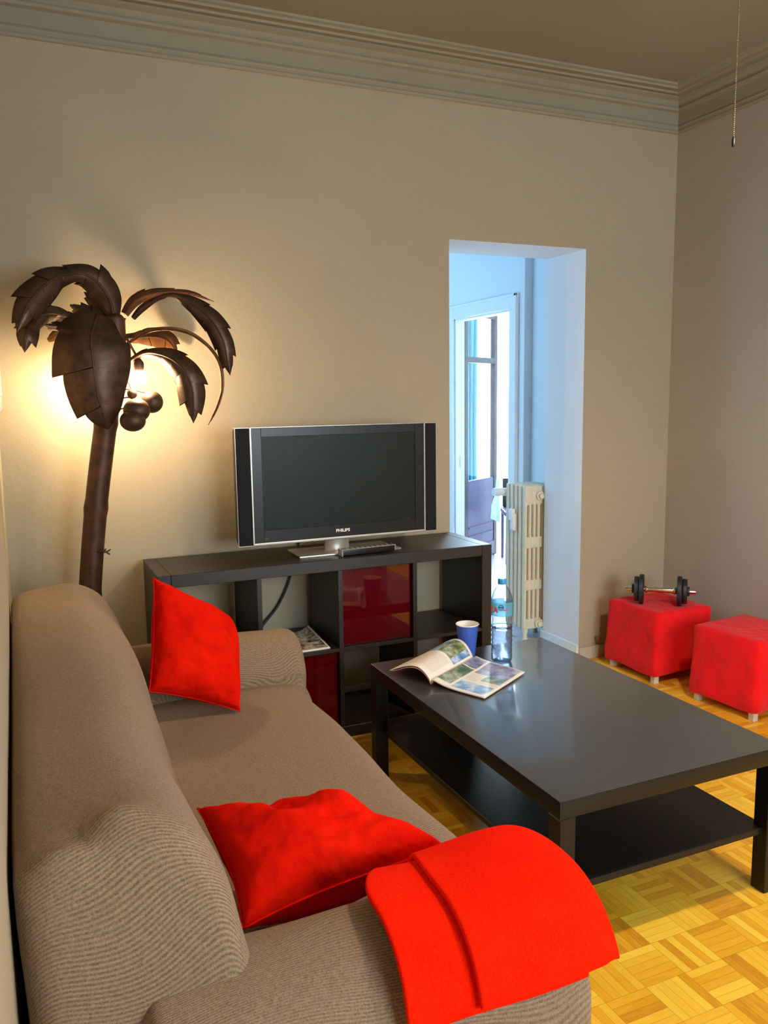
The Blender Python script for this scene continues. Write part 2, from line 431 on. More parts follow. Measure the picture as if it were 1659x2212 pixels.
# chair with a cloth over its back beside the balcony door
ch = thing('chair', 'dark chair with thin legs standing in the bright far room behind the radiator', 'chair', (3.44, 2.98, 0), math.radians(-25))
bm = bmesh.new(); box(bm, -.02, .34, -.18, .18, .42, .46, .01); obj('seat', bm, WINWOOD, ch)
bm = bmesh.new(); box(bm, .0, .30, .16, .185, .46, .72, .01); obj('backrest', bm, IRON, ch)
for sx, sy in ((0, -.16), (.31, -.16), (0, .16), (.31, .16)):
    bm = bmesh.new(); box(bm, sx - .012, sx + .012, sy - .012, sy + .012, 0, .43, .003); obj('leg', bm, WINWOOD, ch)
def pane_tri():
    v = [(3.26, 2.86, .62), (3.325, 2.90, .70), (3.36, 2.93, .43), (3.235, 2.84, .47)]
    return v
bm = bmesh.new(); q = [bm.verts.new(c) for c in [(3.30, 2.885, .74), (3.325, 2.90, .74), (3.345, 2.92, .36), (3.19, 2.82, .42)]]
bm.faces.new(q)
bmesh.ops.subdivide_edges(bm, edges=bm.edges, cuts=5, use_grid_fill=True)
for v_ in bm.verts: v_.co.y += .012 * math.sin(v_.co.x * 90)
ob = obj('cloth', bm, P('pale_blue_cloth', (.55, .72, .80), .9), None, True)
m_ = ob.modifiers.new('s', 'SOLIDIFY'); m_.thickness = .004
tag(ob, 'pale blue cloth hanging in a triangle in front of the balcony door', 'cloth')

# ------------------------------------------------------------------ radiator
rad = thing('radiator', 'cream cast iron column radiator behind the right jamb of the doorway', 'radiator', (2.20, .80, 0))
def rad_section(last):
    """one section in local coords: x depth 0..0.22, y 0..0.04, z .04..0.94"""
    bm = bmesh.new()
    D, T = .205, .040
    z0, z1 = .085, .94
    cols = [.0125 + .030 * q for q in range(7)]
    for cx_ in cols:      # slender columns
        rings = []
        for z in (z0 + .01, z0 + .05, .5, z1 - .05, z1 - .012):
            rx = .0115; ry = T / 2 - .0015
            rings.append([bm.verts.new((cx_ + rx * math.cos(a), T / 2 + ry * math.sin(a), z)) for a in [2 * PI * k / 14 for k in range(14)]])
        for a, b in zip(rings, rings[1:]):
            for k in range(14): bm.faces.new((a[k], a[(k + 1) % 14], b[(k + 1) % 14], b[k]))
        bm.faces.new(rings[0][::-1]); bm.faces.new(rings[-1])
    for za, zb in ((z0, z0 + .065), (.32, .385), (.57, .64), (z1 - .114, z1)):
        vs_ = box(bm, .002, D, .003, T - .003, za, zb, .011, 3)
    return bm
for k in range(5):
    s = obj('section', rad_section(k == 0), RADM, rad, True, 50); s.location = (0, .043 * k, 0)
for k in (0, 4):
    for x in (.02, .205):
        bm = bmesh.new(); lathe(bm, [(.022, 0), (.018, .02), (.014, .05), (.018, .09)], 12, x, .02 + .043 * k); obj('foot', bm, RADM, rad, True, 50)
for zz in (.88, .118):
    bm = bmesh.new()
    tube(bm, [(.10, .2, zz), (.10, .0, zz), (.10, -.012, zz), (.10, -.013, zz), (.10, -.028, zz)], [.026, .026, .026, .016, .016], 18)
    obj('end_plug', bm, RADM, rad, True, 40)
bm = bmesh.new(); tube(bm, [(.10, .215, .88), (.10, .25, .88), (.05, .255, .88)], .016, 12); tube(bm, [(.05, .255, .88), (-.055, .255, .885)], [.024, .024], 20)
obj('valve', bm, WHITE, rad, True, 40)
bm = bmesh.new(); tube(bm, [(.11, -.01, .135), (.13, -.03, .135), (.135, -.03, .0)], .009, 10); obj('pipe', bm, RADM, rad, True, 40)
bm = bmesh.new(); box(bm, -.028, -.002, .085, .118, .67, .77, .006, 3); box(bm, -.034, -.006, .09, .125, .73, .80, .006, 3); obj('heat_meter', bm, WHITE, rad, True, 40)

# ------------------------------------------------------------------ shelf unit (4 x 2 cubes on its side)
sh = thing('shelf_unit', 'black-brown low shelf unit of eight open cubes under the television', 'shelf', (0, 0, 0))
W_, H_, D_ = 1.49, .79, .39
bm = bmesh.new(); box(bm, .0505, W_ - .0505, 0, D_, H_ - .05, H_, .0015, 1); obj('top_board', bm, SHELFM, sh)
bm = bmesh.new(); box(bm, .0505, W_ - .0505, 0, D_, 0, .05, .0015, 1); obj('bottom_board', bm, SHELFM, sh)
for x in (0, W_ - .05):
    bm = bmesh.new(); box(bm, x, x + .05, 0, D_, 0, H_, .0015, 1); obj('side_panel', bm, SHELFM, sh)
for x in (.389, .740, 1.091):
    bm = bmesh.new(); box(bm, x - .001, x + .019, .001, D_ - .001, .05, H_ - .05, .001, 1); obj('divider', bm, SHELFM, sh)
for x0, x1 in ((.05, .388), (.408, .739), (.759, 1.090), (1.110, 1.44)):
    bm = bmesh.new(); box(bm, x0, x1, .001, D_ - .001, .387, .403, .001, 1); obj('middle_shelf', bm, SHELFM, sh)
# red see-through door inserts
def red_insert(label, x0, x1, z0, z1):
    t = thing('red_door_insert', label, 'cabinet door', (x0, .0, z0))
    bm = bmesh.new(); box(bm, .002, x1 - x0 - .002, .022, .027, .002, z1 - z0 - .002, .001, 1); obj('panel', bm, REDGL, t)
    for z in (.05, z1 - z0 - .05):
        bm = bmesh.new(); box(bm, x1 - x0 - .03, x1 - x0 - .002, .028, .04, z - .02, z + .02, .002, 1)
        obj('hinge', bm, CHROME, t)
red_insert('glossy red see-through door in the upper row of the shelf unit', .759, 1.090, .403, .74)
red_insert('glossy red see-through door in the lower row of the shelf unit beside the sofa arm', .408, .739, .05, .387)

# ------------------------------------------------------------------ television
tvx0, tvx1, tvy, tz0, tz1 = .357, 1.283, .150, .851, 1.345
tv = thing('television', 'black flat television with silver trim on the shelf unit', 'television', (0, 0, 0))
bm = bmesh.new(); box(bm, tvx0 + .005, tvx1 - .005, tvy + .004, tvy + .07, tz0 + .006, tz1 - .006, .012, 2); box(bm, .5, 1.14, tvy + .07, tvy + .10, .92, 1.28, .02, 2)
obj('housing', bm, TVBLACK, tv)
sl = .060
for x0, x1 in ((tvx0 + .004, tvx0 + sl), (tvx1 - sl, tvx1 - .004)):
    bm = bmesh.new(); box(bm, x0, x1, tvy - .006, tvy + .03, tz0 + .002, tz1 - .004, .003, 2); obj('speaker_strip', bm, SPEAKER, tv)
bm = bmesh.new()  # silver lines
for x in (tvx0 + sl + .003, tvx1 - sl - .003): box(bm, x - .003, x + .004, tvy - .011, tvy + .02, tz0 - .001, tz1, .001, 1)
box(bm, tvx0, tvx1, tvy - .004, tvy + .03, tz1 - .003, tz1 + .001, .0008, 1)
box(bm, tvx0, tvx1, tvy - .004, tvy + .03, tz0 - .002, tz0 + .002, .0008, 1)
box(bm, tvx0 + sl, tvx1 - sl, tvy - .011, tvy + .02, tz0 - .001, tz0 + .010, .003, 2)
box(bm, tvx0, tvx0 + .0015, tvy - .004, tvy + .004, tz0, tz1, .0004, 1); box(bm, tvx1 - .0015, tvx1, tvy - .004, tvy + .004, tz0, tz1, .0004, 1)
obj('silver_trim', bm, SILVER, tv)
ix0, ix1 = tvx0 + sl + .007, tvx1 - sl - .007
bm = bmesh.new()
sx0, sx1, sz0, sz1 = ix0 + .042, ix1 - .042, tz0 + .062, tz1 - .040
box(bm, ix0, sx0, tvy - .008, tvy + .01, tz0 + .01, tz1 - .003, .001, 1); box(bm, sx1, ix1, tvy - .008, tvy + .01, tz0 + .01, tz1 - .003, .001, 1)
box(bm, sx0, sx1, tvy - .008, tvy + .01, tz0 + .01, sz0, .001, 1); box(bm, sx0, sx1, tvy - .008, tvy + .01, sz1, tz1 - .003, .001, 1)
obj('bezel', bm, TVBLACK, tv)
bm = bmesh.new(); box(bm, sx0 - .005, sx1 + .005, tvy - .004, tvy + .006, sz0 - .005, sz1 + .005); obj('screen', bm, SCREEN, tv)

def text(name, s, size, loc, rot, mat, parent=None, depth=.0004, bold=0, align='CENTER', sx=1):
    cu_ = bpy.data.curves.new(name, 'FONT'); cu_.body = s; cu_.size = size; cu_.align_x = align; cu_.align_y = 'CENTER'
    cu_.extrude = depth; cu_.offset = bold; cu_.resolution_u = 3
    tmp = bpy.data.objects.new(name + '_tmp', cu_); C.objects.link(tmp)
    dg = bpy.context.evaluated_depsgraph_get(); dg.update()
    me = bpy.data.meshes.new_from_object(tmp.evaluated_get(dg))
    bpy.data.objects.remove(tmp, do_unlink=True)
    me.transform(Matrix.Diagonal((sx, 1, 1, 1)))
    me.materials.clear()
    o = link(name, me, mat, parent); o.location = loc; o.rotation_euler = rot
    return o
text('brand_lettering', 'PHILIPS', .0185, (.820, tvy - .0085, tz0 + .036), (PI / 2, 0, 0), SCREENW, tv, bold=.0006, sx=1.1)
text('small_lettering', 'LC 4.1HL', .010, (sx1 - .045, tvy - .0085, sz0 + .003), (PI / 2, 0, 0), DARKPR, tv)
text('small_lettering', 'HDMI', .009, (ix0 + .05, tvy - .0085, tz0 + .026), (PI / 2, 0, 0), DARKPR, tv)
bm = bmesh.new()  # stand base plate, rounded trapezoid
box(bm, .600, 1.075, .085, .285, .790, .798, .003, 2)
for v in bm.verts:
    if v.co.y > .2: v.co.x = .83 + (v.co.x - .83) * .96
obj('stand_base', bm, SILVER, tv, True, 30)
bm = bmesh.new()
lathe(bm, [(.062, .797), (.058, .805), (.056, .83), (.060, .855)], 36)
for v in bm.verts: v.co = V(.805 + v.co.x, .185 + v.co.y * .62, v.co.z)
obj('stand_neck', bm, SILVER, tv, True, 50)

# small device with a silver folded cover in front of the stand
dv = thing('remote_control', 'flat dark remote control with silver rim lying on the television stand base', 'remote control', (.770, .030, .7905))
bm = bmesh.new(); box(bm, .006, .256, .003, .050, .004, .030, .002, 2)
for v in bm.verts: v.co.y += (v.co.x) * .06
obj('body', bm, TVBLACK, dv, True, 30)
bm = bmesh.new(); box(bm, 0, .007, .000, .050, .0, .031, .002, 1); box(bm, .254, .260, .000, .050, .006, .031, .002, 1); box(bm, 0, .260, 0, .004, .028, .032, .0015, 1)
box(bm, .254, .285, 0, .02, .009, .012, .001, 1)
for v in bm.verts: v.co.y += (v.co.x) * .06
obj('silver_rim', bm, SILVER, dv)
bm = bmesh.new()
for i in range(9):
    for j in range(2): box(bm, .03 + i * .024, .042 + i * .024, .014 + j * .017 + .0014 * i, .024 + j * .017 + .0014 * i, .0295, .0315, .001, 1)
obj('buttons', bm, SILVER, dv)

# cable hanging behind the shelf
bm = bmesh.new()
pts = catmull([(.72, .29, .95), (.72, .37, .90), (.70, .405, .80), (.672, .408, .70), (.640, .408, .60), (.59, .408, .51), (.54, .406, .455), (.50, .40, .41), (.45, .41, .30), (.42, .41, .08)], 6)
tube(bm, pts, .0055, 10); o = obj('power_cable', bm, CABLE, None, True); tag(o, 'black cable hanging from the television behind the shelf cubes', 'cable')

# ------------------------------------------------------------------ printed pages
def rect_page(nx, ny, rects, base=0):
    """material index per grid cell from rects [(u0,u1,v0,v1,mi)]"""
    idx = []
    for j in range(ny):
        for i in range(nx):
            u, v = (i + .5) / nx, (j + .5) / ny; m = base
            for a in rects:
                if a[0] <= u <= a[1] and a[2] <= v <= a[3]: m = a[4]
            idx.append(m)
    return idx
def photo_mat(name, stops, scale):
    t = NT(name); co = t.coords(); nz = t.noise(co, scale, 5, .65)
    t.link(t.ramp(nz.outputs[0], stops), t.b.inputs['Base Color']); t.b.inputs['Roughness'].default_value = .28; return t.m
PAPER = P('page_paper', (.80, .74, .66), .35, var=.04)
def text_mat():
    t = NT('printed_text'); co = t.coords()
    w = t.add('ShaderNodeTexWave', wave_type='BANDS', bands_direction='Y'); w.inputs['Scale'].default_value = 55; t.link(co, w.inputs[0])
    n = t.noise(co, 260, 2)
    f = t.math('MULTIPLY', w.outputs['Fac'], n.outputs[0])
    t.link(t.ramp(f, [(.25, (.78, .71, .62)), (.6, (.50, .44, .40))]), t.b.inputs['Base Color']); t.b.inputs['Roughness'].default_value = .35; return t.m
TEXTM = text_mat()
PH1 = photo_mat('photo_green', [(.25, (.02, .03, .02)), (.45, (.10, .16, .04)), (.6, (.35, .36, .22)), (.75, (.5, .6, .65))], 28)
PH2 = photo_mat('photo_sky', [(.3, (.05, .12, .30)), (.5, (.16, .30, .55)), (.62, (.55, .62, .70)), (.75, (.20, .22, .12))], 22)
PH3 = photo_mat('photo_violet', [(.3, (.05, .04, .10)), (.5, (.28, .27, .42)), (.62, (.48, .50, .62)), (.75, (.18, .14, .12))], 20)
PH4 = photo_mat('photo_sepia', [(.38, (.05, .04, .03)), (.47, (.40, .32, .22)), (.55, (.85, .78, .64)), (.62, (.10, .08, .05))], 22)
PGM = [PAPER, TEXTM, PH1, PH2, PH3, PH4]

def sheet(name, f, nx, ny, idx, parent, thick, mats=PGM):
    vs, fs = [], []
    for j in range(ny + 1):
        for i in range(nx + 1): vs.append(f(i / nx, j / ny))
    for j in range(ny):
        for i in range(nx):
            a = j * (nx + 1) + i; fs.append((a, a + 1, a + nx + 2, a + nx + 1))
    o = raw(name, vs, fs, mats, parent, True, None, idx)
    m = o.modifiers.new('thickness', 'SOLIDIFY'); m.thickness = thick; m.offset = -1
    return o

# open magazine on the table
TZ = .45
S0 = V(.815, -.698, TZ); S1 = V(1.080, -.540, TZ)
spine = S1 - S0; right = V(.100, -.196, 0); left = V(-.088, .172, 0)
S0.z += .0015; S1.z += .0015
mg = thing('open_magazine', 'open magazine with curled colour pages on the coffee table', 'magazine', S0)
def rp(u, v):
    arch = .014 * math.exp(-u * 6) * (1 - math.exp(-u * 30)) * 2 + .002 * (1 - u)
    lift = .012 * max(0, v - .75) * 4 * u * (1 - u) * 2
    return spine * v + right * 1.02 * u + V(0, 0, .0075 + arch + lift)
sheet('right_pages', rp, 40, 44, rect_page(40, 44, [(.06, .30, .10, .66, 2), (.06, .30, .68, .97, 4), (.34, .94, .04, .30, 3), (.34, .58, .34, .58, 1), (.34, .94, .60, .97, 4), (.62, .94, .32, .58, 1), (.60, .94, .42, .62, 2)]), mg, .006)
def lp(u, v):
    h = .060 * math.sin(PI * min(1, u) ** .8) * (.72 + .35 * v) + .0105
    x = u - .10 * math.sin(PI * u) * .6
    return spine * (v * (1 - .0 * u) + .05 * u) + left * x + V(0, 0, h)
sheet('left_pages', lp, 40, 44, rect_page(40, 44, [(.10, .80, .08, .50, 1), (.04, .50, .54, .96, 2), (.50, .90, .54, .96, 3), (.04, .14, .54, .96, 3)]), mg, .003)
def lp2(u, v): return lp(u, v) * 1 + V(0, 0, -.007 - .006 * u * (1 - u)) + left * .01 * u
sheet('cover_page', lambda u, v: lp(u, v) + V(0, 0, -.0065 if u < .9 else -.0065 * (1 - u) * 10), 30, 10, None, mg, .0015, [P('cover_print', (.50, .30, .28), .35)])

# magazine on the middle shelf
ms = thing('closed_magazine', 'closed magazine with a sepia cover lying in the shelf cube behind the sofa arm', 'magazine', (.475, .012, .403))
def mp(u, v):
    curl = .028 * max(0, u - .72) ** 2 * 12 * v
    return V(.225 * u, .285 * v, .008 + curl)
sheet('cover_page', mp, 30, 40, rect_page(30, 40, [(.03, .97, .05, .97, 5)]), ms, .001)
sheet('pages', lambda u, v: mp(u, v) + V(.001, 0, -.0012), 20, 20, None, ms, .006, [PAPER])

# ------------------------------------------------------------------ coffee table
tx, ty, tw, tl = .722, -1.592, .783, 1.218
tb = thing('coffee_table', 'black rectangular coffee table with a lower shelf', 'table', (tx, ty, 0))
bm = bmesh.new(); box(bm, 0, tw, 0, tl, .40, .45, .0025, 2); tt = obj('tabletop', bm, [TABLEM, TABLESH], tb, True, 30)
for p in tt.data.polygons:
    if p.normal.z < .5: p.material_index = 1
bm = bmesh.new(); box(bm, .03, tw - .03, .018, tl - .018, .180, .200, .002, 1); obj('lower_shelf', bm, TABLESH, tb, True, 30)
for x in (0.0006, tw - .0506):
    for y in (.0006, tl - .0506):
        bm = bmesh.new(); box(bm, x, x + .05, y, y + .05, 0, .3995, .002, 1); obj('leg', bm, TABLESH, tb, True, 30)

# ------------------------------------------------------------------ bottle
bt = thing('water_bottle', 'half-full clear plastic water bottle with blue label and cap on the coffee table', 'bottle', (1.192, -.565, TZ))
prof = [(.026, .002), (.034, .0), (.039, .006), (.0405, .018)]
z = .026
while z < .125:      # ribs
    prof += [(.0405, z), (.0385, z + .006), (.0385, z + .008), (.0405, z + .014)]; z += .0195
prof += [(.041, .135), (.0385, .150), (.037, .160), (.0385, .172), (.0408, .182), (.0408, .236), (.0405, .243), (.037, .258), (.030, .276), (.021, .291), (.0155, .299), (.0148, .305)]
bm = bmesh.new(); lathe(bm, prof, 40, cap1=False); obj('bottle_body', bm, PET, bt, True)
wp = [(r - .002, z + .002) for r, z in prof if z < .128]
bm = bmesh.new(); lathe(bm, wp + [(wp[-1][0], .128)], 40); obj('water', bm, WATER, bt, True, 60)
bm = bmesh.new(); lathe(bm, [(.0415, .183), (.0415, .236)], 40, cap0=False, cap1=False); obj('bottle_label', bm, LABELM, bt, True)
bm = bmesh.new(); lathe(bm, [(.0165, .302), (.0168, .306), (.0165, .322), (.0155, .324)], 28); obj('cap', bm, CAPM, bt, True, 50)
def on_cyl(o, R, ang0, z):
    """wrap a flat mesh (x,y) round a vertical cylinder; ang0 direction facing"""
    o.location = (0, 0, 0); o.rotation_euler = (0, 0, 0)
    for v in o.data.vertices:
        a = ang0 + v.co.x / R; r = R + v.co.z + .0004
        v.co = V(r * math.cos(a), r * math.sin(a), z + v.co.y)
    o.data.update()
camdir = math.atan2(-3.2133 + .565, -.4696 - 1.192)
on_cyl(text('red_lettering', 'AYA', .030, (0, 0, 0), (0, 0, 0), LETRED, bt, .0001, .0009, 'RIGHT'), .0415, camdir - .38, .207)
on_cyl(text('small_red_mark', 'SINCE', .0055, (0, 0, 0), (0, 0, 0), LETRED, bt, .0001, .0008), .0415, camdir + .33, .209)
bm = bmesh.new()
for k in range(24):
    a0, a1 = 2 * PI * k / 24, 2 * PI * (k + 1) / 24
    q = [(.0105 * math.cos(a0), .0105 * math.sin(a0)), (.0105 * math.cos(a1), .0105 * math.sin(a1)), (.0082 * math.cos(a1), .0082 * math.sin(a1)), (.0082 * math.cos(a0), .0082 * math.sin(a0))]
    bm.faces.new([bm.verts.new((x, y, 0)) for x, y in q])
for k in range(8): 
    x0 = -.008 + .002 * k; bm.faces.new([bm.verts.new((x, y, 0)) for x, y in ((x0, -.002), (x0 + .002, -.002), (x0 + .002, .002), (x0, .002))])
e = obj('round_emblem', bm, LETNAVY, bt); on_cyl(e, .0415, camdir - .08, .219)

# ------------------------------------------------------------------ paper cup
cp_ = thing('paper_cup', 'blue paper cup with white rim on the coffee table beside the bottle', 'cup', (1.105, -.452, TZ))
bm = bmesh.new(); lathe(bm, [(.0295, .001), (.030, 0), (.0318, .02), (.0435, .126)], 40, cap1=False); obj('cup_body', bm, CUPB, cp_, True, 60)
bm = bmesh.new(); lathe(bm, [(.0285, .006), (.0425, .1265)], 40, cap1=False); obj('cup_inside', bm, CUPW, cp_, True, 60)
bm = bmesh.new(); n1, n2 = 40, 8
rg = []
for i in range(n1):
    a = 2 * PI * i / n1
    rg.append([bm.verts.new(((.0440 + .0022 * math.cos(b)) * math.cos(a), (.0440 + .0022 * math.cos(b)) * math.sin(a), .1275 + .0022 * math.sin(b))) for b in [2 * PI * k / n2 for k in range(n2)]])
for i in range(n1):
    for k in range(n2): bm.faces.new((rg[i][k], rg[(i + 1) % n1][k], rg[(i + 1) % n1][(k + 1) % n2], rg[i][(k + 1) % n2]))
obj('rim', bm, CUPW, cp_, True)

# ------------------------------------------------------------------ soft block helper
def soft_box(sx, sy, sz, r, div=.03, fn=None):
    """rounded box centred in x,y from 0..sz with dense grid, displaced by fn(co, normal)"""
    nx, ny, nz = max(2, int(sx / div)), max(2, int(sy / div)), max(2, int(sz / div))
    bm = bmesh.new(); seen = {}
    def vert(i, j, k):
        key = (i, j, k)
        if key not in seen:
            p = V((i / nx - .5) * sx, (j / ny - .5) * sy, k / nz * sz)
            q = V(max(-sx / 2 + r, min(sx / 2 - r, p.x)), max(-sy / 2 + r, min(sy / 2 - r, p.y)), max(r, min(sz - r, p.z)))
            dd = p - q
            if dd.length > 1e-9:
                # cube to sphere mapping of the corner
                m = max(abs(dd.x), abs(dd.y), abs(dd.z)); nrm = dd.normalized()
                p = q + nrm * min(r, m if m < r else r)
            seen[key] = bm.verts.new(p)
        return seen[key]
    def quad(a, b, c, d_):
        try: bm.faces.new((vert(*a), vert(*b), vert(*c), vert(*d_)))
        except ValueError: pass
    for i in range(nx):
        for j in range(ny):
            quad((i, j, 0), (i, j + 1, 0), (i + 1, j + 1, 0), (i + 1, j, 0)); quad((i, j, nz), (i + 1, j, nz), (i + 1, j + 1, nz), (i, j + 1, nz))
    for i in range(nx):
        for k in range(nz):
            quad((i, 0, k), (i + 1, 0, k), (i + 1, 0, k + 1), (i, 0, k + 1)); quad((i, ny, k), (i, ny, k + 1), (i + 1, ny, k + 1), (i + 1, ny, k))
    for j in range(ny):
        for k in range(nz):
            quad((0, j, k), (0, j, k + 1), (0, j + 1, k + 1), (0, j + 1, k)); quad((nx, j, k), (nx, j + 1, k), (nx, j + 1, k + 1), (nx, j, k + 1))
    if fn:
        bm.normal_update()
        mv = [(v, fn(v.co.copy(), v.normal.copy())) for v in bm.verts]
        for v, c in mv: v.co = c
    return bm

# ------------------------------------------------------------------ poufs
def make_pouf(label, loc, rz, sx, sy, seed):
    t = thing('pouf', label, 'pouf', loc, rz, 'red cube poufs along the right wall')
    def fn(c, nrm):
        k = noise.noise(V(c.x * 7 + seed, c.y * 7, c.z * 5)) * .007 + noise.noise(V(c.x * 3, c.y * 3 + seed, c.z * 9)) * .006
        side = 1 - abs(nrm.z)
        low = smoothstep(.25, 0, c.z)
        c = c + nrm * k * 1.5 * side * (.6 + low)
        sc = 1 + .025 * low
        c.x *= sc; c.y *= sc
        if c.z < .04: c.z += .006 * math.sin(c.x * 17 + seed) + .004 * math.sin(c.y * 23)
        return c
    bm = soft_box(sx, sy, .332, .018, .02, fn)
    for v in bm.verts: v.co.z += .040
    obj('cover', bm, REDP, t, True)
    for ax in (-1, 1):
        for ay in (-1, 1):
            x, y = ax * (sx / 2 - .03), ay * (sy / 2 - .03)
            bm = bmesh.new(); box(bm, x - .015, x + .015, y - .015, y + .015, 0, .075, .002, 1); obj('leg', bm, LEGW, t)
    return t
make_pouf('red cube pouf in the corner carrying the dumbbell', (2.578, .105, 0), 0, .370, .375, 1)
make_pouf('bare red cube pouf in front of the corner pouf, cut by the right picture edge', (2.622, -.458, 0), math.radians(4.5), .375, .365, 7)

# ------------------------------------------------------------------ dumbbell
P0, P1 = V(2.416, .174, .4495), V(2.668, -.061, .4495)
dd = (P1 - P0).normalized(); Ld = (P1 - P0).length; Mr = Matrix.Translation(P0) @ dd.to_track_quat('X', 'Z').to_matrix().to_4x4()
db = thing('dumbbell', 'short dumbbell with black plates and chrome bar on the corner pouf', 'dumbbell', (2.54, .056, .372))
def rot_lathe(prof, n=32):
    bm = bmesh.new(); lathe(bm, prof, n)
    for v in bm.verts: v.co = Mr @ V(v.co.z, v.co.x, v.co.y) - db.location
    return bm
obj('bar', rot_lathe([(.012, 0), (.0138, .004), (.0138, Ld - .004), (.012, Ld)], 20), CHROME, db, True, 40)
for a, b in ((.079, .094), (Ld - .094, Ld - .079)):
    obj('collar', rot_lathe([(.017, a + .015 if a > .2 else a + .018), (.019, a + .020), (.019, a + .028), (.016, a + .030)] if a < .2 else [(.016, a - .016), (.019, a - .012), (.019, a - .004), (.017, a)], 20), CHROME, db, True, 40)
for x, R_, th in ((.042, .065, .024), (.067, .0775, .024), (Ld - .091, .0775, .024), (Ld - .066, .065, .024)):
    obj('plate', rot_lathe([(.012, x), (R_ - .02, x + .003), (R_ - .016, x), (R_ - .004, x), (R_, x + .004), (R_, x + th - .004), (R_ - .004, x + th), (R_ - .016, x + th), (R_ - .02, x + th - .003), (.012, x + th)], 40), IRON, db, True, 35)
for x in (.029, Ld - .041):
    obj('lock_nut', rot_lathe([(.013, x), (.025, x + .002), (.025, x + .010), (.013, x + .012)], 8), IRON, db, True, 30)

# gas/pipe stub near floor by the pouf
bm = bmesh.new(); tube(bm, [(2.425, .427, .115), (2.425, .40, .115)], .008, 12); tube(bm, [(2.425, .40, .115), (2.425, .385, .115)], .012, 12)
o = obj('valve_stub', bm, CHAINM, None, True, 40); tag(o, 'small brass stub sticking out of the wall low beside the corner pouf', 'valve')

# ------------------------------------------------------------------ sofa
sofa = thing('sofa', 'long sofa in a beige knitted stretch cover along the left wall', 'sofa', (0, 0, 0))
def sweep(name, prof, s0, s1, r0, r1, ns, mp_, mat, parent, warp=None):
    """prof closed polygon; positions along s; mp_(a,b,s)->Vector; rounded ends"""
    n = len(prof)
    area = sum(prof[i][0] * prof[(i + 1) % n][1] - prof[(i + 1) % n][0] * prof[i][1] for i in range(n))
    sg = 1 if area > 0 else -1
    nr = []
    for i in range(n):
        a = prof[i - 1]; b = prof[(i + 1) % n]; q = (b[0] - a[0], b[1] - a[1]); l = math.hypot(*q) or 1
        nr.append((-q[1] / l * sg, q[0] / l * sg))
    ca = sum(p[0] for p in prof) / n; cb = sum(p[1] for p in prof) / n
    ca = (min(p[0] for p in prof) + max(p[0] for p in prof)) / 2; cb = (min(p[1] for p in prof) + max(p[1] for p in prof)) / 2
    ha = max(p[0] for p in prof) - ca; hb = max(p[1] for p in prof) - cb
    dirn = 1 if s1 > s0 else -1
    rows = []
    K = 7
    def row(s, inset, shrink=1):
        ka, kb = (1 - inset / ha) * shrink, (1 - inset / hb) * shrink
        rows.append([mp_(ca + (p[0] - ca) * ka, cb + (p[1] - cb) * kb, s) for p in prof])
    for k in (.03, .3, .6, .85): row(s0, r0, k)
    for k in range(K):
        th = PI / 2 * k / K
        row(s0 + dirn * r0 * (1 - math.cos(th)), r0 * (1 - math.sin(th)))
    for k in range(ns + 1):
        row(s0 + dirn * r0 + (s1 - s0 - dirn * (r0 + r1)) * k / ns, 0)
    for k in range(K - 1, -1, -1):
        th = PI / 2 * k / K
        row(s1 - dirn * r1 * (1 - math.cos(th)), r1 * (1 - math.sin(th)))
    for k in (.85, .6, .3, .03): row(s1, r1, k)
    if warp: rows = [[warp(p) for p in r] for r in rows]
    bm = bmesh.new()
    R_ = [[bm.verts.new(p) for p in r] for r in rows]
    for a, b in zip(R_, R_[1:]):
        for k in range(n): bm.faces.new((a[k], a[(k + 1) % n], b[(k + 1) % n], b[k]))
    bm.faces.new(R_[0][::-1]); bm.faces.new(R_[-1])
    return obj(name, bm, mat, parent, True)

def resample(poly, n):
    """closed polygon -> n evenly spaced points"""
    L_ = [math.dist(poly[i], poly[(i + 1) % len(poly)]) for i in range(len(poly))]
    T = sum(L_); out = []; i = 0; acc = 0
    for k in range(n):
        t = T * k / n
        while acc + L_[i] < t: acc += L_[i]; i += 1
        f = (t - acc) / L_[i]; a, b = poly[i], poly[(i + 1) % len(poly)]
        out.append((a[0] + (b[0] - a[0]) * f, a[1] + (b[1] - a[1]) * f))
    return out

def closed_smooth(poly, n, k=6):
    m = len(poly); out = []
    for i in range(m):
        p0, p1, p2, p3 = poly[i - 1], poly[i], poly[(i + 1) % m], poly[(i + 2) % m]
        for j in range(k):
            t = j / k
            out.append(tuple(.5 * (2 * b + (c - a) * t + (2 * a - 5 * b + 4 * c - d_) * t * t + (3 * b - a - 3 * c + d_) * t ** 3) for a, b, c, d_ in zip(p0, p1, p2, p3)))
    return resample(out, n)

